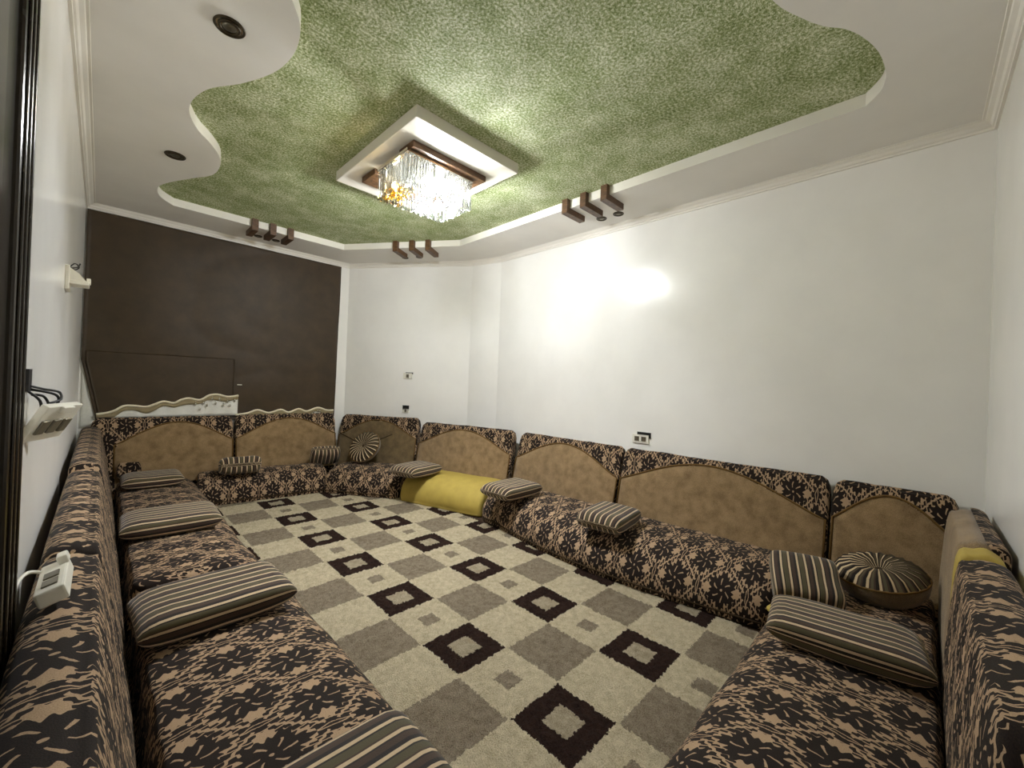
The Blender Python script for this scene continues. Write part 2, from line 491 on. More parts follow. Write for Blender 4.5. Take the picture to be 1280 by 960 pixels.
def slab(name, fr, L, prof, mat, parent=None, er=0.06, scale_p=None, nz=0.006, seed=0.0, ns=None):
    """closed profile (p,z) swept along s with rounded, slightly uneven ends"""
    pr = catmull([(p, z, 0) for p, z in prof], 4, True)
    K = len(pr); cx = sum(p.x for p in pr) / K; cz = sum(p.y for p in pr) / K
    half = min(max(p.x for p in pr) - min(p.x for p in pr), max(p.y for p in pr) - min(p.y for p in pr)) / 2
    ns = ns or max(8, int(L / 0.06))
    st = [0, er * 0.12, er * 0.4, er] + [er + (L - 2 * er) * i / ns for i in range(1, ns)] + [L - er, L - er * 0.4, L - er * 0.12, L]
    arc = [0.0]
    for i in range(K): arc.append(arc[-1] + (pr[(i + 1) % K] - pr[i]).length)
    verts = []; uvv = []
    for s in st:
        e = min(s, L - s)
        kk = 1.0 if e >= er else math.sqrt(max(0, 1 - (1 - e / er) ** 2))
        sh = er * (1 - kk)
        f = 1 - min(0.6, sh / half * 0.75)
        g = scale_p(s) if scale_p else 1.0
        for q, p in enumerate(pr):
            px = cx + (p.x - cx) * f; pz = cz + (p.y - cz) * f
            if p.y < 0.02: pz = p.y + (1 - f) * 0.02
            wv = fr.at(s, px * g, pz)
            d = noise.noise(wv * 5 + Vector((seed, 0, 0))) * nz + noise.noise(wv * 14 + Vector((0, seed, 0))) * nz * 0.4
            if p.y > 0.02: wv = wv + (fr.p * (p.x - cx) + Vector((0, 0, p.y - cz))).normalized() * d
            verts.append(wv)
    faces = []; uvs = []
    N = len(st)
    for i in range(N - 1):
        for q in range(K):
            q2 = (q + 1) % K
            faces.append((i * K + q, i * K + q2, (i + 1) * K + q2, (i + 1) * K + q))
            uvs.append([(st[i], arc[q]), (st[i], arc[q + 1]), (st[i + 1], arc[q + 1]), (st[i + 1], arc[q])])
    for i, flip in ((0, True), (N - 1, False)):
        c = len(verts); ring = [i * K + q for q in range(K)]
        verts.append(sum((verts[r] for r in ring), Vector()) / K)
        for q in range(K):
            a, b = ring[q], ring[(q + 1) % K]
            tri = (c, b, a) if flip else (c, a, b)
            faces.append(tri)
            P = {c: (cx, cz), a: (pr[q].x, pr[q].y), b: (pr[(q + 1) % K].x, pr[(q + 1) % K].y)}
            uvs.append([P[t] for t in tri])
    o = obj(name, verts, faces, mat, parent, uvs, True)
    bm = bmesh.new(); bm.from_mesh(o.data); bmesh.ops.recalc_face_normals(bm, faces=bm.faces); bm.to_mesh(o.data); bm.free()
    return o

def backrest(fr, s0, s1, th, tb, zt, label, group, foot=0.36, arch=(0.52, 0.73), panel=True, powr=1.15, body='damask', cross=False, seed=0.0, pm='plush', r0=0.03, ml=0.012, er=0.05):
    """leaning back cushion: tb = front of foot (p), th = front of top (p), zt = top"""
    f2 = Frame((fr.at(s0, 0, 0).x, fr.at(s0, 0, 0).y), fr.s, fr.p)
    L = s1 - s0
    rb = max(r0, tb - 0.19)
    prof = [(rb + 0.02, 0.0), (rb, 0.12), ((r0 + rb) / 2, zt * 0.5), (r0, zt - 0.08), (r0 + 0.01, zt - 0.015), (r0 + 0.055, zt), (th - 0.03, zt - 0.012), (th + 0.002, zt - 0.06),
            ((th + tb) / 2 + 0.012, (zt - 0.06) * 0.5), (tb, 0.12), (tb - 0.02, 0.01)]
    front = [(tb, 0.12), ((th + tb) / 2 + 0.012, (zt - 0.06) * 0.5), (th + 0.002, zt - 0.06), (th - 0.016, zt - 0.025)]
    fp = catmull([(a, b, 0) for a, b in front], 6)
    def pf(z):
        for a, b in zip(fp, fp[1:]):
            if a.y <= z <= b.y: return a.x + (b.x - a.x) * (z - a.y) / max(1e-6, b.y - a.y)
        return fp[-1].x if z > fp[-1].y else fp[0].x
    e = empty('backrest_cushion', f2.at(L / 2, tb * 0.5, 0))
    tag(e, label, 'backrest', group)
    off = -e.location
    def par(o):
        o.parent = e; o.matrix_parent_inverse = Matrix.Translation(off); return o
    par(slab('body', f2, L, prof, M[body], None, er, None, 0.006, seed))
    if panel:
        z0 = 0.2; m = ml; mr = 0.012
        def az(t): return arch[0] + (arch[1] - arch[0]) * (max(0.0, math.sin(math.pi * t)) ** powr)
        nx, nzz = 36, 14
        vs, fs, uv = [], [], []
        for i in range(nx + 1):
            t = i / nx; s = m + (L - m - mr) * t; zz = az(t)
            for j in range(nzz + 1):
                tt = j / nzz; z = z0 + (zz - z0) * tt
                edge = min(i, nx - i) / 2.0, (nzz - j) / 2.0
                h = 0.016 * min(1.0, max(0.0, min(edge)))  ** 0.5
                w = f2.at(s, 0, 0)
                d = noise.noise(Vector((w.x * 6 + seed, w.y * 6, z * 6))) * 0.006
                vs.append(f2.at(s, pf(z) + h - 0.002 + (d if h > 0 else 0), z)); uv.append((s, z))
        for i in range(nx):
            for j in range(nzz):
                a = i * (nzz + 1) + j
                fs.append((a, a + 1, a + nzz + 2, a + nzz + 1))
        o = par(obj('plush_panel', vs, fs, M[pm], None, uv, True)); o['label'] = 'beige plush arched panel'
        pts = [f2.at(m, pf(0.3) + 0.004, 0.3)] + [f2.at(m + (L - m - mr) * i / 30, pf(az(i / 30)) + 0.004, az(i / 30)) for i in range(31)] + [f2.at(L - mr, pf(0.3) + 0.004, 0.3)]
        par(tube('piping', pts, 0.0065, M['piping'], None, 6))
        if cross:
            pts = [f2.at(L * (0.30 + 0.02 * i), pf(0.46 + 0.16 * (i / 20) ** 1.3) + 0.016, 0.46 + 0.16 * (i / 20) ** 1.3) for i in range(21)]
            par(tube('piping', pts, 0.006, M['tailpipe'], None, 6))
            pts = [f2.at(L * (0.02 + 0.014 * i), pf(0.60 - 0.12 * (i / 20)) + 0.016, 0.60 - 0.12 * (i / 20)) for i in range(21)]
            par(tube('piping', pts, 0.006, M['tailpipe'], None, 6))
    return e

def mattress(fr, L, rear, front, label, mat='damask', scale_p=None, h=0.28, seed=0.0, group='majlis seat mattresses', pipe=True, er=0.06):
    Dp = front - rear
    f2 = Frame((fr.at(0, rear, 0).x, fr.at(0, rear, 0).y), fr.s, fr.p)
    prof = [(0.01, 0.004), (0.0, 0.12), (0.012, h - 0.03), (0.06, h), (Dp * 0.45, h + 0.008), (Dp - 0.20, h - 0.002), (Dp - 0.10, h - 0.035), (Dp - 0.03, h - 0.10), (Dp, 0.10), (Dp - 0.004, 0.035), (Dp - 0.03, 0.004), (Dp * 0.5, 0.002)]
    e = empty('floor_mattress', f2.at(L / 2, Dp / 2, 0))
    tag(e, label, 'mattress', group)
    inv = Matrix.Translation(-e.location)
    o = slab('cover', f2, L, prof, M[mat], None, er, scale_p, 0.010, seed); o.parent = e; o.matrix_parent_inverse = inv
    if pipe:
        g = scale_p or (lambda s: 1.0)
        n_ = int(L / 0.08)
        pts = [f2.at(0.05 + (L - 0.1) * i / n_, (Dp + 0.001) * g(0.05 + (L - 0.1) * i / n_) , 0.045) for i in range(n_ + 1)]
        q = tube('piping', pts, 0.006, M['tailpipe'], None, 6); q.parent = e; q.matrix_parent_inverse = inv
    return e

F_far = Frame((0, YF), (1, 0), (0, -1))
F_right = Frame((XR, 0), (0, -1), (-1, 0))      # s = -y
F_left = Frame((XL, 0), (0, -1), (1, 0))        # s = -y
F_near = Frame((XR, YN), (-1, 0), (0, 1))       # s = XR - x
F_ch = Frame((2.344, 5.531), (0.957, -1.459), (-1.459, -0.957))
G = 'back cushions around the majlis'

# back cushions
backrest(F_far, -0.06, 1.055, 0.16, 0.25, 0.85, 'damask back cushion under the dark window sheet, in the far left corner', G, seed=1, arch=(0.60, 0.80), r0=0.07, ml=0.17)
backrest(F_far, 1.065, 2.17, 0.16, 0.25, 0.855, 'damask back cushion under the dark window sheet, nearer the short corner wall', G, seed=2, arch=(0.60, 0.81), r0=0.07)
backrest(F_ch, 0.05, 1.15, 0.14, 0.25, 0.835, 'darker back cushion on the short corner wall behind the round upright pillow', G, seed=3, arch=(0.58, 0.79), cross=True, pm='plush_dark')
F_r1 = Frame((2.975, 4.475), (0.40, -1.335), (-1.335, -0.40))
backrest(F_r1, 0.02, 1.33, 0.14, 0.26, 0.80, 'back cushion directly behind the bare yellow mattress', G, seed=4, arch=(0.54, 0.755))
backrest(F_right, -3.12, -1.86, 0.14, 0.28, 0.785, 'back cushion between two wall seams, left of the wall outlet, behind two striped bolsters', G, seed=5, arch=(0.52, 0.74))
backrest(F_right, -1.85, -0.39, 0.14, 0.28, 0.785, 'widest back cushion on the long white wall, under the double outlet', G, seed=6, arch=(0.53, 0.745))
backrest(F_right, -0.38, 0.17, 0.14, 0.28, 0.78, 'back cushion in the right corner behind the large round pillow', G, seed=7, arch=(0.56, 0.735))
backrest(F_left, -5.265, -3.2, 0.16, 0.25, 0.79, 'left wall back cushion at the far end, reaching the dark window sheet', G, seed=8, panel=False, er=0.03)
backrest(F_left, -3.19, -1.78, 0.16, 0.25, 0.765, 'middle back cushion of the left wall, below the loose wired plate', G, seed=9, panel=False, er=0.03)
backrest(F_left, -1.77, -0.5, 0.16, 0.25, 0.765, 'nearest back cushion of the left wall, under the white extension socket', G, seed=10, panel=False, er=0.03)
b1 = backrest(F_near, 0.30, 1.10, 0.15, 0.17, 0.765, 'back cushion turned with its beige plush side up, in the right corner', G, seed=11, panel=False, body='plush')
b2 = backrest(F_near, 1.225, 2.35, 0.16, 0.18, 0.765, 'damask back cushion at the lower right edge, beside the yellow foam strip', G, seed=12, panel=False)
# rear damask edge and bare foam band of the turned cushion
inv = Matrix.Translation(-b1.location)
fr = Frame((XR - 0.33, YN), (-1, 0), (0, 1))
o = slab('damask_edge', fr, 0.76, [(0.018, 0.60), (0.016, 0.70), (0.02, 0.755), (0.05, 0.776), (0.075, 0.775), (0.06, 0.765), (0.04, 0.70)], M['damask'], None, 0.01, None, 0.003, 3.0); o.parent = b1; o.matrix_parent_inverse = inv
o['label'] = 'damask strip along the top rear edge'
fr = Frame((XR - 1.10, YN), (-1, 0), (0, 1))
o = slab('foam_strip', fr, 0.12, [(0.03, 0.06), (0.04, 0.45), (0.03, 0.70), (0.07, 0.762), (0.11, 0.758), (0.155, 0.715), (0.165, 0.40), (0.16, 0.08)], M['foam'], None, 0.01, None, 0.002, 5.0); o.parent = b1; o.matrix_parent_inverse = inv
o['label'] = 'bare yellow foam band'

# seat mattresses
F_l1 = Frame((XL, 5.22), (0, -1), (1, 0))
mattress(F_l1, 2.60, 0.262, 0.875, 'long damask mattress on the left, from the far corner to the third striped bolster', seed=1)
F_l2 = Frame((XL, 2.60), (0, -1), (1, 0))
mattress(F_l2, 2.05, 0.268, 0.905, 'damask mattress at the lower left, running out under the viewer', seed=2)
F_f1 = Frame((0.74, 5.34), (0.991, -0.11), (-0.11, -0.991))
mattress(F_f1, 1.19, 0.0, 0.47, 'damask mattress below the dark window sheet', seed=3)
F_c1 = Frame((1.787 + 0.48, 4.753 + 0.33), (0.574, -0.819), (-0.819, -0.574))
mattress(F_c1, 0.90, 0.0, 0.58, 'short damask mattress set across the corner, left of the yellow one', seed=4)
F_y = Frame((2.32 + 0.52, 3.975 + 0.165), (0.303, -0.953), (-0.953, -0.303))
mattress(F_y, 1.03, 0.0, 0.55, 'bare yellow mattress without its damask cover', mat='foam', seed=5, pipe=False, er=0.04)
F_rm = Frame((3.13, 2.97), (0.03, -1), (-1, -0.03))
mattress(F_rm, 2.42, 0.0, 0.53, 'longest damask mattress along the white wall, right of the yellow one', scale_p=lambda s: 1.0 + 0.30 * math.sin(min(1, s / 2.5) * math.pi) ** 1.3 + 0.12 * s / 2.42, seed=6)
F_nm = Frame((3.12, -0.085), (-1, 0), (0, 1))
nm = mattress(F_nm, 2.05, 0.0, 0.625, 'damask mattress at the lower right with a striped bolster across it', seed=7, er=0.05)
o = slab('exposed_foam', Frame((2.42, 0.36), (-1, 0.2), (0.2, 1)), 0.17, [(0.0, 0.262), (0.0, 0.285), (0.03, 0.294), (0.08, 0.293), (0.11, 0.285), (0.10, 0.262)], M['foam'], None, 0.02, None, 0.001, 1.0)
o.parent = nm; o.matrix_parent_inverse = Matrix.Translation(-nm.location); o['label'] = 'yellow foam showing at the corner'

# ------------------------------------------------------------------ striped cushions
def pillow_mesh(L, W, H, seed=0.0, taper=0.85):
    K = 36; st = [-1, -0.985, -0.95, -0.88, -0.78, -0.6, -0.3, 0, 0.3, 0.6, 0.78, 0.88, 0.95, 0.985, 1]
    ring = []
    for q in range(K):
        a = 2 * math.pi * q / K
        c, s = math.cos(a), math.sin(a)
        ring.append((math.copysign(abs(c) ** 0.42, c), math.copysign(abs(s) ** 0.5, s)))
    vs, uvs, fs = [], [], []
    full = [Vector((r[0] * W / 2, r[1] * H / 2)) for r in ring]
    arc = [0.0]
    for q in range(K): arc.append(arc[-1] + (full[(q + 1) % K] - full[q]).length)
    for t in st:
        hs = max(0.05, (1 - abs(t) ** 7)) ** 0.5
        ws = 1 - 0.07 * abs(t) ** 6
        for r in ring:
            x, y, z = t * L / 2, r[0] * W / 2 * ws, r[1] * H / 2 * hs
            n_ = noise.noise(Vector((x * 8 + seed, y * 8, z * 8)))
            z *= 1 + 0.10 * n_; y *= 1 + 0.03 * n_
            vs.append(Vector((x, y, z + H / 2)))
    N = len(st)
    for i in range(N - 1):
        for q in range(K):
            q2 = (q + 1) % K
            fs.append((i * K + q, i * K + q2, (i + 1) * K + q2, (i + 1) * K + q))
            x0, x1 = st[i] * L / 2, st[i + 1] * L / 2
            uvs.append([(arc[q], x0), (arc[q + 1], x0), (arc[q + 1], x1), (arc[q], x1)])
    for i in (0, N - 1):
        r = [i * K + q for q in range(K)]
        f = tuple(r) if i == 0 else tuple(r[::-1])
        fs.append(f); uvs.append([(arc[q % K], st[i]) for q in (range(K) if i == 0 else range(K - 1, -1, -1))])
    o = obj('bolster_cushion', vs, fs, M['stripe'], None, uvs, True)
    bm = bmesh.new(); bm.from_mesh(o.data); bmesh.ops.recalc_face_normals(bm, faces=bm.faces); bm.to_mesh(o.data); bm.free()
    return o
def seam(parent, L, W, H):
    pts = []
    for q in range(28):
        a = 2 * math.pi * q / 28
        pts.append((math.copysign(abs(math.cos(a)) ** 0.3, math.cos(a)) * L / 2 * 0.995, math.copysign(abs(math.sin(a)) ** 0.3, math.sin(a)) * W / 2 * 0.97, H / 2))
    return tube('seam_cord', pts, 0.004, M['tailpipe'], parent, 5, True)

GB = 'striped bolsters laid across the seats'
ref = (0.48, 0.34, 0.12)
first = pillow_mesh(*ref, 0.3); fseam = seam(first, *ref); used = [False]
def bolster(c, dims, rz, label, rx=0.0, ry=0.0):
    if not used[0]:
        used[0] = True; o = first
    else:
        o = first.copy(); COL.objects.link(o); sc = fseam.copy(); sc.parent = o; COL.objects.link(sc)
    o.location = c; o.rotation_euler = (rx, ry, rz)
    o.scale = (dims[0] / ref[0], dims[1] / ref[1], dims[2] / ref[2])
    tag(o, label, 'cushion', GB)
    return o
ST = 0.285
bolster((0.355, 4.86, ST), (0.42, 0.36, 0.11), 0.0, 'striped bolster lying in the far left corner of the seats')
bolster((0.355, 3.45, ST), (0.50, 0.40, 0.115), -0.03, 'olive striped bolster across the left seat, second from the far corner')
bolster((0.375, 2.11, ST), (0.53, 0.37, 0.12), 0.05, 'large striped bolster across the left seat, with the folded seat edge behind it')
bolster((0.375, 0.86, ST), (0.52, 0.36, 0.12), 0.0, 'striped bolster at the bottom edge of the photo, on the nearest left seat')
bolster((1.05, 4.99, ST - 0.01), (0.36, 0.36, 0.17), math.radians(82), 'small striped bolster on the far seat, at the seam below the window sheet', ry=0.22)
bolster((2.45, 3.86, ST + 0.005), (0.46, 0.36, 0.12), math.radians(14), 'striped bolster at the left end of the yellow mattress')
bolster((2.68, 2.62, ST + 0.01), (0.50, 0.34, 0.12), math.radians(3), 'striped bolster at the right end of the yellow mattress')
bolster((2.68, 1.60, ST + 0.01), (0.46, 0.33, 0.125), math.radians(8), 'striped bolster on the long right seat, alone in its middle')
bolster((2.15, 0.20, ST + 0.003), (0.50, 0.33, 0.11), math.radians(98), 'striped bolster across the lower right seat, beside the square cushion')
# square and small pillows
sq = pillow_mesh(0.34, 0.36, 0.15, 2.0); sq.name = 'square_pillow'; seam(sq, 0.34, 0.36, 0.15)
sq.location = (2.595, 0.405, ST + 0.015); sq.rotation_euler = (0.0, -0.50, math.radians(18)); sq.scale = (0.82, 0.82, 0.95)
tag(sq, 'striped square pillow tilted up beside the large round pillow', 'pillow')
sp = pillow_mesh(0.24, 0.32, 0.14, 4.0); sp.name = 'small_pillow'; seam(sp, 0.24, 0.32, 0.14)
sp.location = (1.93, 5.02, ST + 0.04); sp.rotation_euler = (0.0, math.radians(48), math.radians(78))
tag(sp, 'small striped pillow leaning beside the upright round pillow', 'pillow')

# round pillows with radial stripes
def radial_mat():
    t = NT('radial striped fabric')
    s = t.sep(t.uv())
    f = t.m1('FRACT', t.m1('MULTIPLY', s[0], 22.0))
    K, O, T, Bn = srgb(30, 24, 18), srgb(74, 66, 44), srgb(196, 174, 138), srgb(58, 42, 30)
    c = t.ramp(f, [(0.0, K), (0.25, T), (0.45, Bn), (0.6, O), (0.85, Bn)], const=True)
    n = t.noise(t.obj(), 120, 2)
    t.base(c, 0.8, 0.25); t.bump(n, 0.2, 0.003)
    return t.m
M['radial'] = radial_mat()
def lathe(prof, n, mat, name, parent, pleat=0.0, dents=22):
    vs, fs, uvs = [], [], []
    K = len(prof)
    for i in range(n):
        a = 2 * math.pi * i / n
        for r, z in prof:
            rr = r * (1 + pleat * 0.02 * math.cos(a * dents)); vs.append(Vector((rr * math.cos(a), rr * math.sin(a), z + pleat * 0.003 * math.cos(a * dents) * min(1, r * 8))))
    for i in range(n):
        j = (i + 1) % n
        for q in range(K - 1):
            fs.append((i * K + q, j * K + q, j * K + q + 1, i * K + q + 1))
            uvs.append([(i / n, q), ((i + 1) / n, q), ((i + 1) / n, q + 1), (i / n, q + 1)])
    o = obj(name, vs, fs, mat, parent, uvs, True)
    return o
def round_pillow(name, R, H, loc, rot, label):
    e = empty(name, loc); e.rotation_euler = rot
    tag(e, label, 'pillow', 'round gathered pillows')
    lathe([(0.001, H * 0.80), (0.03, H * 0.86), (R * 0.3, H * 1.02), (R * 0.6, H * 1.05), (R * 0.85, H * 0.95), (R, H * 0.72)], 132, M['radial'], 'striped_top', e, 1.0)
    o = lathe([(R, H * 0.72), (R * 1.01, H * 0.60), (R * 0.96, H * 0.38), (R * 0.82, H * 0.14), (R * 0.66, 0.0), (0.001, 0.0)], 48, M['plush_dark'], 'plush_base', e); o['label'] = 'plain olive plush underside'
    tube('edge_piping', [(R * 1.005 * math.cos(a), R * 1.005 * math.sin(a), H * 0.72) for a in [2 * math.pi * i / 48 for i in range(48)]], 0.005, M['piping'], e, 6, True)
    bm = bmesh.new(); bmesh.ops.create_uvsphere(bm, u_segments=12, v_segments=8, radius=0.018)
    for v in bm.verts: v.co.z *= 0.6
    bmobj('button', bm, M['tailpipe'], e, True, (0, 0, H * 0.84))
round_pillow('round_pillow', 0.188, 0.165, (2.865, 0.112, ST + 0.006), (math.radians(-7), math.radians(-9), 0.0), 'large round pillow lying in the right corner')
round_pillow('round_pillow', 0.20, 0.14, (2.36, 4.80, ST + 0.155), (math.radians(58), 0, math.radians(-66)), 'round pillow standing upright in the corner below the wall switch')

# damask scrap lying against the far cushion
o = slab('fabric_scrap', Frame((0.13, 5.262), (0.6, -0.05), (0, -1)), 0.17, [(0.0, 0.29), (0.0, 0.36), (0.008, 0.44), (0.016, 0.36), (0.02, 0.29)], M['damask'], None, 0.02, None, 0.003, 2.0)
o.rotation_euler = (0, 0, 0)
tag(o, 'scrap of damask cloth against the beige panel in the far left corner', 'cloth')

# ------------------------------------------------------------------ rug
X0, X1, Y0, Y1 = 0.62, 2.57, 0.50, 4.95
nx, ny = 195, 452
vs, fs = [], []
for j in range(ny + 1):
    for i in range(nx + 1):
        x = X0 + (X1 - X0) * i / nx; y = Y0 + (Y1 - Y0) * j / ny
        edge = i in (0, nx) or j in (0, ny)
        z = 0.001 if edge else 0.004 + 0.011 * random.random() + 0.003 * noise.noise(Vector((x * 9, y * 9, 0)))
        vs.append((x + (random.random() - 0.5) * 0.006, y + (random.random() - 0.5) * 0.006, z))
for j in range(ny):
    for i in range(nx):
        a = j * (nx + 1) + i
        if vs[a][0] + vs[a][1] * 0.68 > 5.25: continue
        fs.append((a, a + 1, a + nx + 2, a + nx + 1))
rug = obj('shag_rug', vs, fs, M['rug'], None, None, True)
tag(rug, 'shaggy cream rug with grey and hollow dark brown squares', 'rug')

# ------------------------------------------------------------------ window sheet and curtain
cur = empty('window_sheet', (1.05, 5.50, 0.8))
tag(cur, 'dark brown sheet hung flat over the window on the far wall', 'curtain')
inv = Matrix.Translation(-cur.location)
def sheet(name, xa, xb, zb, zt, y, ampl, seed, edge=lambda z: (0, 0)):
    nx, nz = 70, 60
    vs, fs = [], []
    for side in (0, 1):
        for i in range(nx + 1):
            for j in range(nz + 1):
                z = zb + (zt - zb) * j / nz
                l, r = edge(z)
                x = (xa + l) + (xb + r - xa - l) * i / nx
                d = abs(noise.noise(Vector((x * 1.5 + seed, z * 2.2, seed)))) ** 0.7 * ampl + noise.ridged_multi_fractal(Vector((x * 0.9 + z * 0.7 + seed, z * 1.3 - x * 0.5, 1.0)), 1.0, 2.0, 3, 1.0, 2.0) * ampl * 0.22
                vs.append(Vector((x, y - d - 0.003 * side, z)))
    B = (nx + 1) * (nz + 1)
    for i in range(nx):
        for j in range(nz):
            a = i * (nz + 1) + j
            fs.append((a, a + nz + 1, a + nz + 2, a + 1)); fs.append((B + a, B + a + 1, B + a + nz + 2, B + a + nz + 1))
    rim = [i * (nz + 1) for i in range(nx + 1)] + [nx * (nz + 1) + j for j in range(1, nz + 1)] + [i * (nz + 1) + nz for i in range(nx - 1, -1, -1)] + [j for j in range(nz - 1, 0, -1)]
    for a, b in zip(rim, rim[1:] + rim[:1]): fs.append((a, b, B + b, B + a))
    o = obj(name, vs, fs, M['curtain'], None, None, True); o.parent = cur; o.matrix_parent_inverse = inv
    return o
sheet('main_sheet', -0.13, 2.222, 0.80, 2.79, 5.510, 0.014, 1.0, lambda z: (max(0.0, (1.386 - z) / 0.44 * 0.085), -0.022 * (2.79 - z) / 1.9))
o = sheet('overlap_flap', -0.10, 1.062, 0.90, 1.478, 5.496, 0.006, 4.0, lambda z: (max(0.0, (1.386 - z) / 0.44 * 0.085), 0.0)); o['label'] = 'lower flap lapped over the sheet'
box('pin', (1.12, 5.492, 1.19), (0.045, 0.004, 0.008), M['white'], cur).matrix_parent_inverse = inv

vs, fs = [], []
o = empty('white_curtain', (-0.07, 5.505, 0.75)); tag(o, 'white curtain fold showing at the far left edge of the dark sheet', 'curtain')
n_ = 14
for j in range(n_ + 1):
    z = 0.75 + (1.38 - 0.75) * j / n_
    wd = 0.30 * (1 - j / n_) ** 1.0 + 0.02
    for i in range(11):
        x = -0.125 + wd * i / 10
        vs.append(Vector((x + 0.07, 0.014 + 0.004 * math.sin(i * 1.6 + j * 0.2), z - 0.75)))
for j in range(n_):
    for i in range(10):
        a = j * 11 + i; fs.append((a, a + 1, a + 12, a + 11))
c_ = obj('cloth', vs, fs, M['sheer'], o, None, True)
sm = c_.modifiers.new('thickness', 'SOLIDIFY'); sm.thickness = 0.003

def valance(name, pts, base, label, beads):
    e = empty(name, (sum(p[0] for p in pts) / len(pts), 5.47, base)); tag(e, label, 'curtain', 'scalloped curtain hems above the far cushions')
    iv = Matrix.Translation(-e.location)
    P = catmull([(x, 5.475, z) for x, z in pts], 5)
    vs, fs = [], []
    for i, p in enumerate(P):
        wv = 0.006 * math.sin(p.x * 40)
        for j in range(7):
            t = j / 6; vs.append(Vector((p.x, p.y + 0.004 + wv * t, p.z + (base - p.z) * t)))
    for i in range(len(P) - 1):
        for j in range(6):
            a = i * 7 + j; fs.append((a, a + 1, a + 8, a + 7))
    o = obj('hem_cloth', vs, fs, M['sheer'], None, None, True); o.parent = e; o.matrix_parent_inverse = iv
    sm = o.modifiers.new('thickness', 'SOLIDIFY'); sm.thickness = 0.002
    vs, fs = [], []
    for i, p in enumerate(P):
        dz = min(p.z - base - 0.004, 0.055 + 0.012 * math.sin(p.x * 22))
        for j in range(4): vs.append(Vector((p.x, p.y - 0.006 + 0.002 * math.sin(p.x * 60), p.z - max(0.002, dz) * j / 3)))
    for i in range(len(P) - 1):
        for j in range(3):
            a = i * 4 + j; fs.append((a, a + 1, a + 5, a + 4))
    o = obj('tulle_band', vs, fs, M['tulle'], None, None, True); o.parent = e; o.matrix_parent_inverse = iv; o['label'] = 'beige sheer band under the cord'
    sm = o.modifiers.new('thickness', 'SOLIDIFY'); sm.thickness = 0.0015
    o = tube('edge_cord', [(p.x, p.y - 0.008, p.z) for p in P], 0.011, M['cordtrim'], None, 8); o.parent = e; o.matrix_parent_inverse = iv
    proto = None
    for x, dz in beads:
        q = min(P, key=lambda v: abs(v.x - x))
        if proto is None:
            bm = bmesh.new(); add_tube(bm, [(0, 0, 0), (0, 0, -0.03)], 0.0015, 5)
            bmesh.ops.create_icosphere(bm, subdivisions=1, radius=0.011, matrix=Matrix.Translation((0, 0, -0.036)) @ Matrix.Diagonal((1, 1, 1.6, 1)))
            proto = bmobj('bead_drop', bm, M['chrome'], None, True); b_ = proto
        else:
            b_ = proto.copy(); COL.objects.link(b_)
        b_.parent = e; b_.matrix_parent_inverse = iv; b_.location = (q.x, q.y - 0.022, q.z - dz)
t1 = [(-0.02, 0.882), (0.047, 0.892), (0.106, 0.915), (0.166, 0.957), (0.237, 0.96), (0.33, 0.949), (0.395, 0.974), (0.462, 1.002), (0.542, 0.986), (0.602, 1.019), (0.664, 1.035), (0.76, 1.019), (0.835, 1.067), (0.913, 1.078), (1.006, 1.054), (1.107, 1.069)]
valance('curtain_hem', t1, 0.845, 'white scalloped curtain hem with hanging beads, left one', [(0.72 + 0.035 * i, 0.012 + 0.05 * (i % 2) * (i < 10)) for i in range(11)])
t2 = [(1.087, 0.850), (1.203, 0.867), (1.302, 0.902), (1.418, 0.866), (1.546, 0.902), (1.636, 0.868), (1.748, 0.908), (1.843, 0.878), (1.975, 0.921), (2.089, 0.887), (2.175, 0.886)]
valance('curtain_hem', t2, 0.84, 'low scalloped curtain hem just above the cushions, right one', [(1.93 + 0.04 * i, 0.006) for i in range(3)])

# ------------------------------------------------------------------ ceiling brackets and spotlights
GBk = 'wooden angle brackets on the ceiling edge'
bm = bmesh.new()
pp = [(-0.045, GRN), (-0.045, SOF - 0.05), (0.22, SOF - 0.05), (0.22, SOF), (0.0, SOF), (0.0, GRN)]
w2 = 0.028
A = [bm.verts.new((x, -w2, z - SOF)) for x, z in pp]; B = [bm.verts.new((x, w2, z - SOF)) for x, z in pp]
for i in range(6): bm.faces.new((A[i], A[(i + 1) % 6], B[(i + 1) % 6], B[i]))
bm.faces.new(A[::-1]); bm.faces.new(B)
br = bmobj('ceiling_bracket', bm, M['wood']); first_b = [True]
def bracket(x, y, rz, label):
    o = br if first_b[0] else br.copy()
    if not first_b[0]: COL.objects.link(o)
    first_b[0] = False
    o.location = (x, y, SOF); o.rotation_euler = (0, 0, rz); tag(o, label, 'bracket', GBk)
XF = 2.876 * k
pos3 = ('leftmost', 'middle', 'rightmost')
for y, n_ in zip((2.21, 2.02, 1.82), pos3):
    bracket(XF - 0.0, y, 0, '%s wooden bracket of the three above the long white wall' % n_)
ca, cb = Vector((2.059 * k, 5.041 * k)), Vector((2.873 * k, 3.79 * k)); cd = (cb - ca).normalized()
ang = math.atan2(-cd.x, cd.y) + math.pi
for tt, n_ in zip((0.47, 0.61, 0.745), pos3):
    q = ca + (cb - ca) * tt
    bracket(q.x, q.y, math.atan2(cd.x, -cd.y), '%s wooden bracket of the three above the short corner wall' % n_)
for x, n_ in zip((1.105, 1.275, 1.45), pos3):
    bracket(x * k, 5.042 * k, math.pi / 2, '%s wooden bracket of the three above the dark window sheet' % n_)

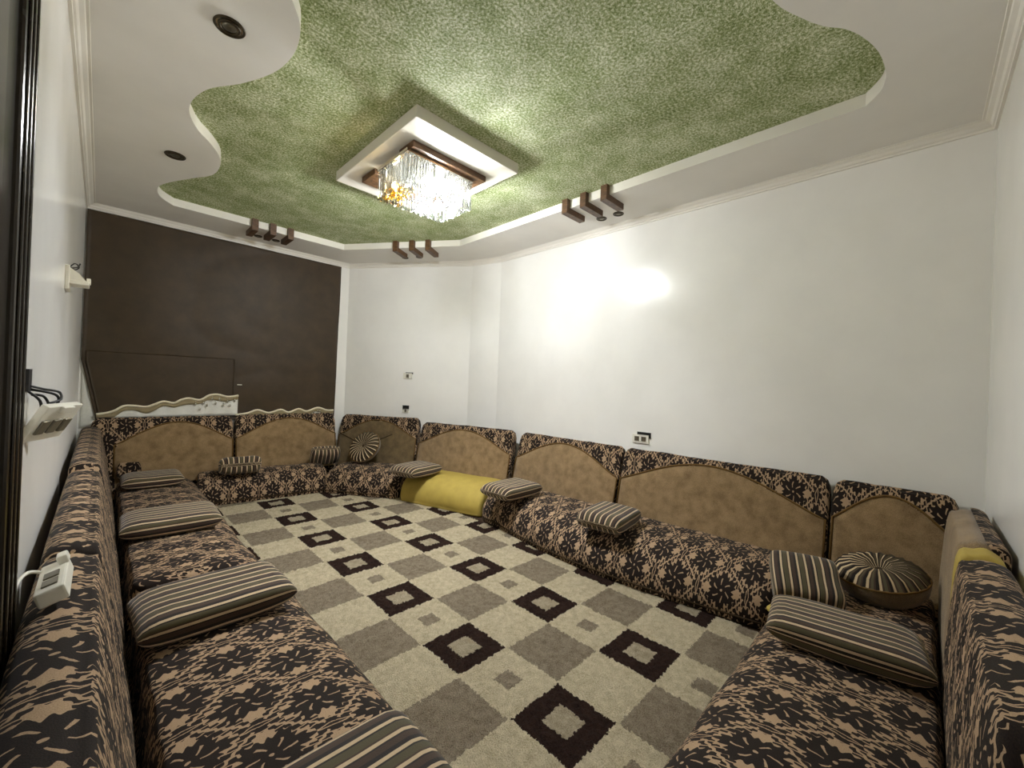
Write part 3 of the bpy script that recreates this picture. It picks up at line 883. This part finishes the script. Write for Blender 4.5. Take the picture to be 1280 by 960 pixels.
def downlight(x, y, r, label, group):
    e = empty('spotlight', (x, y, SOF)); tag(e, label, 'spotlight', group)
    bm = bmesh.new(); add_tube(bm, [(r * math.cos(a), r * math.sin(a), -0.003) for a in [2 * math.pi * i / 32 for i in range(32)]], 0.0055, 6, True); bmobj('outer_ring', bm, M['darkmetal'], e, True)
    bm = bmesh.new(); bmesh.ops.create_circle(bm, cap_ends=True, radius=r, segments=32, matrix=Matrix.Translation((0, 0, -0.001))); 
    bmesh.ops.solidify(bm, geom=bm.faces[:], thickness=0.001); bmobj('plate', bm, M['chrome'], e)
    bm = bmesh.new(); add_tube(bm, [(r * 0.68 * math.cos(a), r * 0.68 * math.sin(a), -0.004) for a in [2 * math.pi * i / 32 for i in range(32)]], 0.006, 6, True); bmobj('inner_ring', bm, M['darkmetal'], e, True)
    bm = bmesh.new(); bmesh.ops.create_uvsphere(bm, u_segments=16, v_segments=8, radius=r * 0.5)
    for v in bm.verts: v.co.z = v.co.z * 0.25 - 0.004
    bmobj('lens', bm, M['grey'], e, True)
downlight(0.367 * k, 2.26 * k, 0.056, 'unlit round spotlight in the left ceiling border, the nearer one', 'unlit spotlights in the left border')
downlight(0.336 * k, 3.877 * k, 0.056, 'unlit round spotlight in the left ceiling border, the farther one', 'unlit spotlights in the left border')
GS = 'small spotlights beside the brackets'
for (x, y), l in zip([(3.237, 2.133), (3.242, 1.961)], ('left of the two small spotlights beside the brackets above the long wall', 'right of the two small spotlights beside the brackets above the long wall')):
    downlight(x * k, y * k, 0.042, l, GS)
for (x, y), l in zip([(2.70, 4.70), (2.80, 4.53)], ('left small spotlight behind the brackets above the corner wall', 'right small spotlight behind the brackets above the corner wall')):
    downlight(x * k, y * k, 0.036, l, GS)
for (x, y), l in zip([(1.21, 5.34), (1.39, 5.34)], ('left small spotlight behind the brackets above the dark sheet', 'right small spotlight behind the brackets above the dark sheet')):
    downlight(x * k, y * k, 0.036, l, GS)

# ------------------------------------------------------------------ chandelier
PZ = 2.846
ch = empty('chandelier', (1.63, 2.58, PZ)); tag(ch, 'square crystal chandelier with a wooden frame under the white ceiling slab', 'chandelier')
iv = Matrix.Translation(-ch.location)
def cpart(o, label=None):
    o.parent = ch; o.matrix_parent_inverse = iv
    if label: o['label'] = label
    return o
wx0, wx1, wy0, wy1, wt, wh = 1.365, 1.98, 2.328, 3.06, 0.11, 0.042
zc = PZ - wh / 2
cpart(box('frame_rail', ((wx0 + wx1) / 2, wy0 + wt / 2, zc), (wx1 - wx0, wt, wh), M['wood'], None, None, 0.003))
cpart(box('frame_rail', ((wx0 + wx1) / 2, wy1 - wt / 2, zc), (wx1 - wx0, wt, wh), M['wood'], None, None, 0.003))
cpart(box('frame_rail', (wx1 - wt / 2, (wy0 + wy1) / 2, zc), (wt, wy1 - wy0 - 2 * wt, wh), M['wood'], None, None, 0.003))
cpart(box('frame_rail', (wx0 + wt / 2, wy0 + wt + 0.035, zc), (wt, 0.07, wh), M['wood'], None, None, 0.003))
cpart(box('frame_rail', (wx0 + wt / 2, wy1 - wt - 0.05, zc), (wt, 0.10, wh), M['wood'], None, None, 0.003))
cx0, cx1, cy0, cy1 = 1.342, 1.895, 2.368, 2.765
zb = PZ - wh - 0.012
cpart(box('mirror_base', ((cx0 + cx1) / 2, (cy0 + cy1) / 2, zb), (cx1 - cx0, cy1 - cy0, 0.022), M['mirror'], None, None, 0.003))
def rod_mesh(L, r=0.0075):
    bm = bmesh.new()
    bmesh.ops.create_icosphere(bm, subdivisions=1, radius=0.0085, matrix=Matrix.Translation((0, 0, -0.012)))
    rr = bmesh.ops.create_cone(bm, cap_ends=True, segments=6, radius1=r * 0.75, radius2=r, depth=L - 0.035, matrix=Matrix.Translation((0, 0, -0.022 - (L - 0.035) / 2)))
    bmesh.ops.create_icosphere(bm, subdivisions=1, radius=0.008, matrix=Matrix.Translation((0, 0, -L + 0.006)))
    return bm
zt_ = zb - 0.011
proto = bmobj('crystal_strand', rod_mesh(0.205), M['crystal']); proto.location = (0, 0, 0)
pos = []
nX, nY = 24, 17
for i in range(nX + 1):
    x = cx0 + 0.012 + (cx1 - cx0 - 0.024) * i / nX; pos += [(x, cy0 + 0.012), (x, cy1 - 0.012)]
for j in range(1, nY):
    y = cy0 + 0.012 + (cy1 - cy0 - 0.024) * j / nY; pos += [(cx0 + 0.012, y), (cx1 - 0.012, y)]
for i, (x, y) in enumerate(pos):
    o = proto if i == 0 else proto.copy()
    if i: COL.objects.link(o)
    o.parent = ch; o.location = Vector((x, y, zt_)) - ch.location; o.rotation_euler = (0, 0, random.random() * 3)
bm = bmesh.new()
for _ in range(260):
    x = random.uniform(cx0 + 0.035, cx1 - 0.035); y = random.uniform(cy0 + 0.035, cy1 - 0.035)
    if math.hypot(x - 1.77, y - 2.62) < 0.07 or math.hypot(x - 1.60, y - 2.60) < 0.05: continue
    dz = random.choice((0.08, 0.13, 0.17, 0.20, 0.21))
    bmesh.ops.create_icosphere(bm, subdivisions=1, radius=random.uniform(0.008, 0.013), matrix=Matrix.Translation((x, y, zt_ - dz)))
    if random.random() < 0.25: add_tube(bm, [(x, y, zt_), (x, y, zt_ - dz)], 0.0012, 4)
o = cpart(bmobj('crystal_bead', bm, M['crystal'], None, True)); o['kind'] = 'stuff'
bm = bmesh.new()
for _ in range(90):
    x = random.uniform(cx0 + 0.03, 1.50); y = random.uniform(2.52, cy1 - 0.03)
    bmesh.ops.create_icosphere(bm, subdivisions=1, radius=random.uniform(0.008, 0.014), matrix=Matrix.Translation((x, y, zt_ - random.uniform(0.12, 0.215))))
o = cpart(bmobj('amber_bead', bm, M['amber'], None, True), 'amber crystals glowing on one side'); o['kind'] = 'stuff'
def bulb(x, y, z, r, m):
    bm = bmesh.new(); bmesh.ops.create_icosphere(bm, subdivisions=2, radius=r)
    for v in bm.verts: v.co.z *= 1.3
    b_ = cpart(bmobj('bulb', bm, m, None, True)); b_.location = (x, y, z)
    s_ = box('socket', (x, y, (z + r * 1.25 + zt_) / 2), (0.022, 0.022, zt_ - z - r * 1.25), M['chrome']); s_.parent = b_; s_.matrix_parent_inverse = Matrix.Translation((-x, -y, -z))
cpart(box('led_panel', (1.72, 2.57, zt_ - 0.006), (0.20, 0.12, 0.010), M['led']))  # added glowing panel, throws fill light down to bounce off the rug
bulb(1.80, 2.67, zt_ - 0.12, 0.034, M['bulb'])
bulb(1.62, 2.47, zt_ - 0.11, 0.028, M['bulb'])
bulb(1.43, 2.66, zt_ - 0.11, 0.024, M['bulbw'])

# ------------------------------------------------------------------ wall fittings
def outlet(fr, s, z, wd, ht, label, group, holes=2, black_side=None):
    c = fr.at(s, 0.006, z)
    e = empty('wall_outlet', (c.x, c.y, c.z)); tag(e, label, 'outlet', group)
    rot = Matrix((fr.s, fr.p, Vector((0, 0, 1)))).transposed()
    def bx(name, ds, dp, dz, sz, m):
        bm = bmesh.new(); add_box(bm, rot @ Vector((ds, dp, dz)), sz, rot, 0.002); return bmobj(name, bm, m, e)
    # rot columns must be the axes
    bx('plate', 0, 0, 0, (wd, 0.014, ht), M['white'])
    for i in range(holes):
        bx('socket', (i - (holes - 1) / 2) * wd * 0.42, 0.009, 0, (wd * 0.27, 0.008, ht * 0.55), M['grey'])
    if black_side: bx('open_box', black_side[0], -0.003, black_side[1], black_side[2], M['black'])
    return e
outlet(F_right, -1.757, 0.868, 0.155, 0.072, 'white double outlet on the long wall above the wide back cushion', 'wall outlets', 2, (0.03, 0.035, (0.13, 0.006, 0.05)))
outlet(F_ch, 0.915, 1.372, 0.12, 0.075, 'white switch plate on the short corner wall, upper one', 'wall outlets', 1, (0.02, 0.036, (0.10, 0.006, 0.02)))
outlet(F_ch, 0.905, 0.915, 0.085, 0.05, 'open black wall box on the corner wall, just above the cushions', 'wall outlets', 1, (0.0, 0.042, (0.085, 0.02, 0.055)))

sc = empty('wall_sconce', (XL, 3.1, 1.74)); tag(sc, 'bare white wall light bracket high on the left wall', 'light')
box('backplate', (0.008, 0, 0.02), (0.016, 0.14, 0.12), M['white'], sc, None, 0.003)
box('tray', (0.045, 0, 0.0), (0.08, 0.12, 0.022), M['white'], sc, None, 0.004)
bm = bmesh.new()
for q in [(0.016, 0.06), (0.075, 0.03)]: pass
A = [bm.verts.new(v) for v in ((0.012, -0.05, 0.01), (0.075, -0.05, 0.01), (0.05, -0.05, 0.045), (0.012, -0.05, 0.075))]
B = [bm.verts.new(v) for v in ((0.012, 0.05, 0.01), (0.075, 0.05, 0.01), (0.05, 0.05, 0.045), (0.012, 0.05, 0.075))]
for i in range(4): bm.faces.new((A[i], A[(i + 1) % 4], B[(i + 1) % 4], B[i]))
bm.faces.new(A[::-1]); bm.faces.new(B); bmobj('lamp_arm', bm, M['white'], sc)
box('lamp_cap', (0.082, 0, 0.018), (0.016, 0.05, 0.028), M['white'], sc, None, 0.003)
tube('wire', catmull([(0.01, -0.03, 0.07), (0.03, -0.01, 0.10), (0.045, 0.02, 0.09), (0.03, 0.03, 0.075), (0.012, 0.02, 0.085)], 5), 0.003, M['black'], sc, 6)
tube('wire', catmull([(0.01, 0.03, 0.08), (0.04, 0.0, 0.085), (0.05, -0.03, 0.10)], 5), 0.003, M['black'], sc, 6)

lp = empty('loose_socket_plate', (XL, 1.72, 1.18)); tag(lp, 'white socket plate hanging off the left wall on dark wires', 'outlet')
rot = Matrix.Rotation(math.radians(-24), 3, 'Z') @ Matrix.Rotation(math.radians(28), 3, 'Y')
def lb(name, c, s, m):
    bm = bmesh.new(); add_box(bm, rot @ Vector(c) + Vector((0.045, 0.02, -0.03)), s, rot, 0.003); return bmobj(name, bm, m, lp)
lb('plate', (0, 0, 0), (0.018, 0.15, 0.11), M['white'])
for y in (-0.045, 0.0, 0.045): lb('socket', (0.011, y, -0.01), (0.008, 0.032, 0.042), M['grey'])
lb('switch', (0.013, 0.0, 0.045), (0.010, 0.05, 0.02), M['white'])
box('wall_box', (0.004, -0.02, 0.085), (0.006, 0.07, 0.06), M['black'], lp)
for pts in ([(0.005, -0.02, 0.07), (0.03, 0.02, 0.06), (0.055, 0.08, 0.05), (0.06, 0.05, 0.03), (0.04, 0.02, 0.02)], [(0.005, -0.03, 0.055), (0.025, -0.02, 0.03), (0.03, 0.0, -0.005), (0.04, 0.02, 0.01), (0.03, 0.01, 0.04), (0.008, 0.0, 0.045)], [(0.005, 0.0, 0.06), (0.05, 0.03, 0.045), (0.055, 0.05, 0.02), (0.035, 0.03, -0.005)]):
    tube('wire', catmull(pts, 6), 0.0035, M['black'], lp, 6)

ex = empty('extension_socket', (-0.062, 1.44, 0.765)); tag(ex, 'white extension socket resting on the left wall back cushion', 'extension socket')
rot = Matrix.Rotation(math.radians(-18), 3, 'Y')
def eb(name, c, s, m, b=0.005):
    bm = bmesh.new(); add_box(bm, rot @ Vector(c) + Vector((0, 0, 0.03)), s, rot, b); return bmobj(name, bm, m, ex)
eb('case', (0, 0, 0), (0.05, 0.19, 0.035), M['white'])
eb('end_plug', (0.018, 0.075, 0.026), (0.02, 0.04, 0.022), M['white'], 0.004)
for y in (-0.05, 0.0): eb('socket', (0.0, y, 0.019), (0.026, 0.036, 0.004), M['grey'], 0.001)
tube('cable', catmull([(-0.02, 0.06, 0.035), (-0.045, 0.04, 0.05), (-0.06, -0.01, 0.04), (-0.065, -0.08, 0.0), (-0.068, -0.12, -0.06)], 6), 0.004, M['white'], ex, 6)
